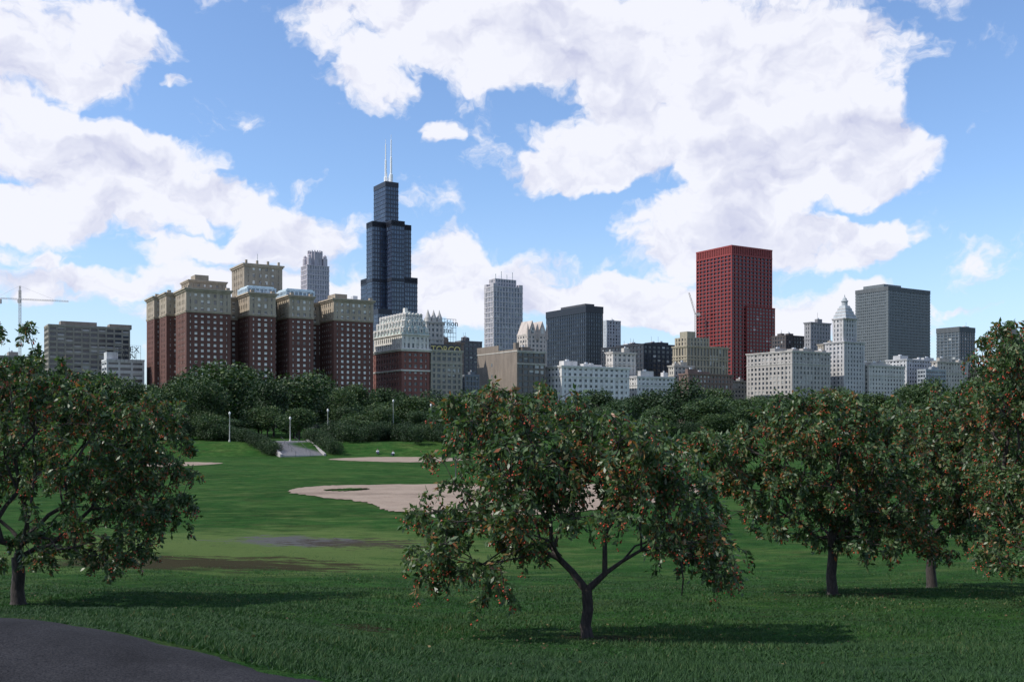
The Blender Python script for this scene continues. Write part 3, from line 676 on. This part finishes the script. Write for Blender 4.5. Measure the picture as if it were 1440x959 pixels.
b,Ln,Ls,z=simple('pale_apartment_building',585,600,624,700,452,(.42,.40,.37),bay=3.5,pf=.5,clut=1); 
for k in range(3):
    x=Ln*(k+.5)/3; v,f=lathe([(2.2,z),(2.2,z+3),(1.6,z+4.5),(.6,z+7),(.05,z+9)],10); b.prim('turrets',wallmat((.45,.43,.40)),[(q[0]+x,q[1]+2.5,q[2]) for q in v],f)
b.done()
b,Ln,Ls,z=simple('terracotta_office_building',600,606,650,dM(606),492,(.30,.27,.22),bay=3.6,sto=3.7,pf=.38,sf=.36,clut=0,trim=(.38,.35,.29),gf=.3); b.done()
gold=plain('gilded_letters',(.60,.50,.18),.5)
p=sign('rooftop_letter_sign','TORCO',627,496,dM(606)+7,6.2,gold); ed=[]
for k in range(-4,5): ed.append(((k*2.6,.6,-3.5),(k*2.6,.6,5.5),.12,.12))
v,f=tube_edges(ed,5); child('frame',mesh_np('frame',v,f,darksteel),p)
vv=[];ff=[]; bx(vv,ff,-11,11,.3,.5,-1,5.4); child('board',mesh_py('board',vv,ff,darksteel),p)
p=sign('billboard_sign','Harrison\nhotel',626,458,720,6.0,darksteel); ed=[]
for k in range(-4,5): ed.append(((k*2.3,.6,-18),(k*2.3,.6,5),.14,.14))
for zz in (-8,-5,-1,5): ed.append(((-9.4,.6,zz),(9.4,.6,zz),.14,.14))
v,f=tube_edges(ed,5); child('frame',mesh_np('frame',v,f,darksteel),p)
simple('brick_hotel_block',606,611,652,760,480,(.20,.15,.12),pf=.5,clut=2)[0].done()
simple('dark_office_building',640,648,678,830,480,(.10,.10,.11),pf=.3,gd=(.03,.04,.05),gf=.1,corn=False)[0].done()
simple('glass_office_building',650,654,674,dM(654)+12,528,(.16,.18,.21),bay=3,sto=3.6,pf=.2,sf=.3,gf=.1,corn=False,clut=1)[0].done()
b,Ln,Ls,z=simple('masonry_loft_building',672,728,767,dM(728),493,(.15,.13,.115),bay=5,sto=4.1,pf=.22,sf=.32,clut=2,trim=(.42,.40,.36),gf=.2)
bs=wallmat((.20,.165,.135)); b.box('blank_side_wall',bs,-.6,-.03,0,Ls,GROUND,z+1.2); b.box('blank_side_wall',bs,-.62,-.1,Ls*.45,Ls,z+1.21,z+5)
for k in range(5):
    b.box('side_windows',mg,-.66,-.55,Ls*.6,Ls*.6+1.6,8+k*8,10.4+k*8)
b.box('chimneys',bs,2,5,6,9,z,z+6); b.box('chimneys',bs,2,5,Ls-12,Ls-8,z,z+5); b.done()
d=1350; b,Ln,Ls,z=simple('stepped_tower',681,694,735,d,402,(.42,.40,.42),bay=4.5,sto=7,pf=.45,sf=.2,clut=0,corn=False,gd=(.12,.13,.17),gf=.1,proud=-.3)
b.facade(5,Ln-8,4,Ls-4,z,z+11,wallmat((.40,.38,.40)),glassmat(4.5,4,(.1,.11,.14),(.3,.3,.3),.1),4.5,5,.45,.3)
for (a,c_) in ((0,0),(Ln-6,0),(0,Ls-6),(Ln-6,Ls-6)): b.box('corner_turrets',wallmat((.42,.40,.42)),a-.1,a+6.1,c_-.1,c_+6.1,z-6,z+4)
for k in range(4): b.box('masts',steelmat,8+k*9,8.8+k*9,8,8.8,z+10,z+18+4*(k%2))
b.done()
b,Ln,Ls,z=simple('gothic_clubhouse',727,742,769,850,470,(.46,.41,.37),bay=4,pf=.5,clut=0,corn=False); g_=wallmat((.44,.38,.34))
for (x0,x1) in ((0,Ln*.48),(Ln*.52,Ln)):
    xm=(x0+x1)/2; b.prim('gables',g_,[(x0,-.2,z),(x1,-.2,z),(xm,-.2,z+12),(x0,Ls,z),(x1,Ls,z),(xm,Ls,z+12)],[(0,1,2),(5,4,3),(0,2,5,3),(1,4,5,2)])
    for x in (x0,x1): b.prim('pinnacles',g_,[(x-.8,-.9,z-4),(x+.8,-.9,z-4),(x+.8,.7,z-4),(x-.8,.7,z-4),(x-.7,-.8,z+5),(x+.7,-.8,z+5),(x+.7,.6,z+5),(x-.7,.6,z+5),(x,-.1,z+10)],[(0,1,5,4),(1,2,6,5),(2,3,7,6),(3,0,4,7),(4,5,8),(5,6,8),(6,7,8),(7,4,8)])
    b.box('gable_windows',mg,xm-1.2,xm+1.2,-.3,-.15,z+1,z+6)
b.done()
b,Ln,Ls,z=simple('black_glass_tower',768,824,848,1000,431,(.012,.015,.024),bay=3.2,sto=3.9,pf=.22,sf=.3,gd=(.014,.022,.042),gl=(.05,.07,.1),gf=.15,corn=False,clut=0,rough=.3)
b.box('mechanical_floor',wallmat((.01,.011,.018),.4),-.3,Ln+.3,-.3,Ls+.3,z-6,z+.9); b.box('mechanical_floor',wallmat((.01,.011,.018),.4),-.3,Ln+.3,-.3,Ls+.3,z-62,z-57); b.box('penthouse',darksteel,5,Ln-5,8,Ls-20,z+.5,z+4); b.done()
simple('pale_office_tower',848,853,873,1150,451,(.42,.44,.47),bay=4,pf=.5,corn=False,clut=1)[0].done()
simple('dark_low_block',845,905,955,860,484,(.028,.033,.045),bay=5,sto=4,pf=.3,sf=.4,gd=(.015,.02,.03),gf=.1,corn=False,clut=5)[0].done()
simple('white_office_building',765,790,885,dM(790)-10,514,(.60,.59,.58),bay=4.6,sto=4.1,pf=.5,sf=.5,clut=3,trim=(.64,.62,.60),gf=.3)[0].done()
simple('white_hotel',852,862,894,dM(862)+20,495,(.48,.45,.41),bay=4,pf=.5,clut=1)[0].done()
simple('white_low_building',884,896,948,dM(896),529,(.54,.53,.52),bay=4,pf=.45,sf=.5,clut=3)[0].done()
dd=810; b,Ln,Ls,z=simple('art_deco_building',946,966,1024,dd,486,(.30,.26,.19),bay=3.6,sto=8,pf=.5,sf=.15,clut=0,trim=(.34,.30,.22),proud=-.25,gd=(.05,.05,.05))
b.facade(0.5,Ln*.55,.5,Ls-2,z,z+7,wallmat((.32,.28,.21)),glassmat(3.6,4,(.05,.05,.05),(.3,.3,.3),.2),3.6,4,.5,.3); b.box('penthouse',wallmat((.3,.27,.2)),3,12,3,12,z+7,z+12); b.done()
simple('pale_terraced_building',940,948,975,790,514,(.42,.39,.34),bay=4,pf=.4,sf=.4,clut=2)[0].done()
# red tower
d=1050; C,Ls,Ln=dims(979,1029,1086,d); z=Z(345,d); r=B('red_office_tower',C)
red=wallmat((.23,.030,.028),.6,.12); rg=glassmat(5.2,3.9,(.028,.007,.009),(.10,.03,.03),.15)
r.facade(0,Ln,0,Ls,GROUND,z-9,red,rg,5.4,3.95,.19,.32,roof=False,dep=.9)
r.facade(0,Ln,0,Ls,z-8.99,z,red,wallmat((.09,.015,.015),.6,.1),2.7,9,.5,.14,dep=.5)
r.box('top_band',red,-.2,Ln+.2,-.2,Ls+.2,z-1.2,z+.4); r.box('top_band',red,-.15,Ln+.15,-.15,Ls+.15,z-10,z-8.8)
r.box('penthouse',red,8,Ln-8,8,Ls-8,z,z+2); r.done()
simple('red_annex_building',1040,1050,1090,1060,431,(.21,.03,.028),bay=5,pf=.2,sf=.35,gd=(.03,.01,.012),gf=.1,corn=False,clut=0)[0].done()
p=empty('luffing_crane',W(978,430,1080)); ed=[]; lattice(ed,(0,0,-60),(0,0,-8),.8,20,.18); lattice(ed,(0,0,-10),(-7,0,14),.6,10,.15); ed.append(((3,0,-8),(-7,0,14),.08,.08))
v,f=tube_edges(ed,5); child('lattice',mesh_np('lattice',v,f,cm),p)
vv=[];ff=[]; bx(vv,ff,1,5,-1.2,1.2,-11,-8); child('counterweight',mesh_py('cw',vv,ff,cm),p)
simple('grey_stone_office_building',1050,1114,1168,dM(1114),493,(.36,.34,.32),bay=4.4,sto=3.9,pf=.5,sf=.45,clut=4,trim=(.44,.42,.39),gf=.2)[0].done()
simple('dark_brick_building',1085,1105,1132,960,472,(.07,.06,.06),pf=.4,clut=2,corn=False)[0].done()
simple('tan_office_tower',1131,1140,1168,940,453,(.24,.24,.25),bay=4,pf=.5,sf=.4,clut=1)[0].done()
simple('tan_office_tower',1150,1158,1180,900,484,(.34,.30,.25),bay=4,pf=.5,sf=.4,clut=1)[0].done()
# beehive tower
d=dM(1190); C,Ls,Ln=dims(1160,1187,1216,d); b=B('beehive_tower',C); tw_=wallmat((.42,.41,.41)); tg=glassmat(4,3.8,(.06,.07,.09),(.3,.3,.3),.2); z=Z(480,d)
b.facade(0,Ln,0,Ls,GROUND,z,tw_,tg,4,3.8,.5,.4); b.cornice(tw_,0,Ln,0,Ls,z,1.4,1)
x0,x1,y0,y1=Ln*.05,Ln*.7,2,Ls*.65
z2=Z(447,d); b.facade(x0,x1,y0,y1,z,z2,tw_,tg,3.5,3.8,.55,.4); b.cornice(tw_,x0,x1,y0,y1,z2,1.2,.8)
xm,ym=(x0+x1)/2,(y0+y1)/2; hw=(x1-x0)*.42
cz=Z(428,d); py=wallmat((.33,.36,.38))
b.prim('stepped_pyramid',py,[(xm-hw,ym-hw,z2),(xm+hw,ym-hw,z2),(xm+hw,ym+hw,z2),(xm-hw,ym+hw,z2),(xm-hw*.4,ym-hw*.4,cz),(xm+hw*.4,ym-hw*.4,cz),(xm+hw*.4,ym+hw*.4,cz),(xm-hw*.4,ym+hw*.4,cz)],[(0,1,5,4),(1,2,6,5),(2,3,7,6),(3,0,4,7),(4,5,6,7)])
for k in range(4):
    f_=k/4; hh=hw*(1-.6*f_); zz=z2+(cz-z2)*f_; b.box('pyramid_steps',tw_,xm-hh-.3,xm+hh+.3,ym-hh-.3,ym+hh+.3,zz-.3,zz+.6)
v,f=lathe([(hw*.34,cz),(hw*.34,cz+3.5),(hw*.42,cz+3.6),(hw*.42,cz+4.2),(hw*.3,cz+5),(hw*.22,cz+6.5),(hw*.08,cz+7.6),(.1,cz+10)],14); b.prim('cupola',py,[(q[0]+xm,q[1]+ym,q[2]) for q in v],f); b.done()
# grey slab
d=1350; C,Ls,Ln=dims(1203,1249,1308,d); z=Z(403,d); g2=B('grey_slab_tower',C); gw=wallmat((.115,.13,.14),.5,.08); gg2=glassmat(3,4,(.055,.065,.075),(.12,.14,.16),.15)
g2.facade(0,Ln,0,Ls,GROUND,z,gw,gg2,3.2,4,.38,.42,corner=3,pier_proud=-.25); g2.box('mechanical_floor',wallmat((.09,.10,.11)),-.3,Ln+.3,-.3,Ls+.3,z-5,z+.5); g2.box('penthouse',gw,4,Ln*.45,10,Ls-10,z,z+5); g2.done()
b,Ln,Ls,z=simple('ribbed_glass_tower',1317,1349,1371,1250,460,(.12,.14,.16),bay=5.5,sto=4,pf=.28,sf=.25,gd=(.04,.055,.075),gf=.08,corn=False,clut=1,proud=-.3); b.box('mechanical_floor',wallmat((.08,.09,.1)),-.4,Ln+.4,-.4,Ls+.4,z-6,z+.4); b.done()
simple('white_office_building',1215,1222,1272,dM(1222),513,(.50,.48,.45),bay=4.2,pf=.5,sf=.45,clut=3)[0].done()
simple('white_museum_annex',1246,1275,1318,dM(1275)+40,505,(.46,.47,.48),bay=3.8,pf=.45,sf=.45,clut=4)[0].done()
simple('white_office_building',1310,1318,1361,dM(1318),508,(.42,.39,.35),bay=4.2,pf=.5,sf=.45,clut=2)[0].done()
simple('glass_low_building',1290,1302,1330,dM(1302)-15,520,(.3,.33,.36),bay=3,pf=.2,sf=.4,corn=False)[0].done()
b,Ln,Ls,z=simple('gabled_tower',1408,1416,1440,1150,472,(.30,.27,.25),bay=4,pf=.5,sf=.35,clut=0)
b.prim('hipped_roof',wallmat((.24,.22,.2)),[(1,1,z),(Ln-1,1,z),(Ln-1,Ls-1,z),(1,Ls-1,z),(Ln*.4,Ls*.3,z+11),(Ln*.6,Ls*.3,z+11),(Ln*.6,Ls*.7,z+11),(Ln*.4,Ls*.7,z+11)],[(0,1,5,4),(1,2,6,5),(2,3,7,6),(3,0,4,7),(4,5,6,7)]); b.done()
cols=[(.30,.28,.25),(.40,.38,.35),(.18,.12,.10),(.22,.22,.23),(.34,.30,.25)]
for (l,c,r_,d,t) in [(630,640,672,900,505),(740,750,790,760,520),(955,968,1030,dM(968)+10,525),(1000,1015,1060,900,535),(1185,1200,1240,930,512),(1340,1352,1385,990,520),(1370,1384,1450,960,530),(-20,0,62,700,500),(105,112,160,800,470),(520,530,560,680,495),(860,870,905,800,520)]:
    simple('city_block_building',l,c,r_,d,t,random.choice(cols),bay=4,pf=.45,sf=.45,clut=2)[0].done()
d=1640; C,Ls,Ln=dims(423,432,463,d); z=Z(372,d); b=B('crown_top_tower',C); cw_=wallmat((.42,.39,.43)); cg=glassmat(4,4,(.14,.15,.20),(.3,.3,.35),.1)
b.facade(0,Ln,0,Ls,GROUND,z,cw_,cg,4.4,8,.5,.25,pier_proud=-.3)
xm,ym=Ln/2,Ls/2; R=Ln*.30; zc=Z(352,d)
v,f=lathe([(R,z),(R,zc-3),(R*.9,zc-3),(R*.9,zc)],20); b.prim('crown_drum',cw_,[(q[0]+xm,q[1]+ym,q[2]) for q in v],f)
for sx,sy in ((-1,-1),(1,-1),(1,1),(-1,1)):
    v,f=lathe([(R*.35,z),(R*.35,z+12),(R*.25,z+13),(R*.25,z+16),(.1,z+19)],12); b.prim('turrets',cw_,[(q[0]+xm+sx*Ln*.36,q[1]+ym+sy*Ls*.32,q[2]) for q in v],f)
for k in range(16):
    a=k*math.pi/8; b.box('crown_fins',cw_,xm+R*math.cos(a)-.8,xm+R*math.cos(a)+.8,ym+R*math.sin(a)-.8,ym+R*math.sin(a)+.8,z,zc+2)
b.done()
# bundled-tube tower
d=1740; Cx=U(532)*d; T=25.4; s=B('bundled_tube_skyscraper',(Cx,d)); sw=wallmat((.026,.034,.062),.35,.1); sg=glassmat(4.6,3.9,(.036,.056,.10),(.08,.12,.18),.25,.12,.9)
bandm=wallmat((.014,.018,.032),.5,.1)
H50,H66,H90,H108=Z(434,d),Z(388,d),Z(308,d),Z(248,d)
top={(0,0):H50,(2,2):H50,(2,0):H66,(0,2):H66,(1,0):H90,(0,1):H90,(2,1):H90,(1,2):H108,(1,1):H108}
for (i,j),tz in top.items():
    x0=i*T;y0=j*T; e=.01*(i*3+j)
    s.facade(x0+e,x0+T-e-.03,y0+e,y0+T-e-.03,GROUND,tz-e,sw,sg,4.9,7.8,.26,.25,dep=.4,pier_proud=-.3)
    for zz in (Z(478,d),H66-7,H90-8,tz-9):
        if zz+8<=tz+1: s.box('louvre_bands',bandm,x0-.35+e,x0+T+.35-e,y0-.35+e,y0+T+.35-e,zz+e,zz+(9 if zz>tz-10 else 6)+e)
am=plain('antenna_white',(.75,.75,.75),.5)
for (ax,ay,tp) in ((1.5*T,1.15*T+T*.9,Z(181,d)),(1.5*T,1.15*T,Z(179,d))):
    v,f=lathe([(3.2,H108),(3.2,H108+14),(1.9,H108+15),(1.7,H108+45),(1.1,H108+46),(.9,tp-10),(.4,tp-9),(.3,tp)],10); s.prim('antennas',am,[(q[0]+ax,q[1]+ay,q[2]) for q in v],f)
for k in range(6): s.box('roof_masts',am,T*1.1+k*4,T*1.1+k*4+.8,T*1.2+k*6,T*1.2+k*6+.8,H108,H108+8+6*(k%3))
s.done()
print('done')
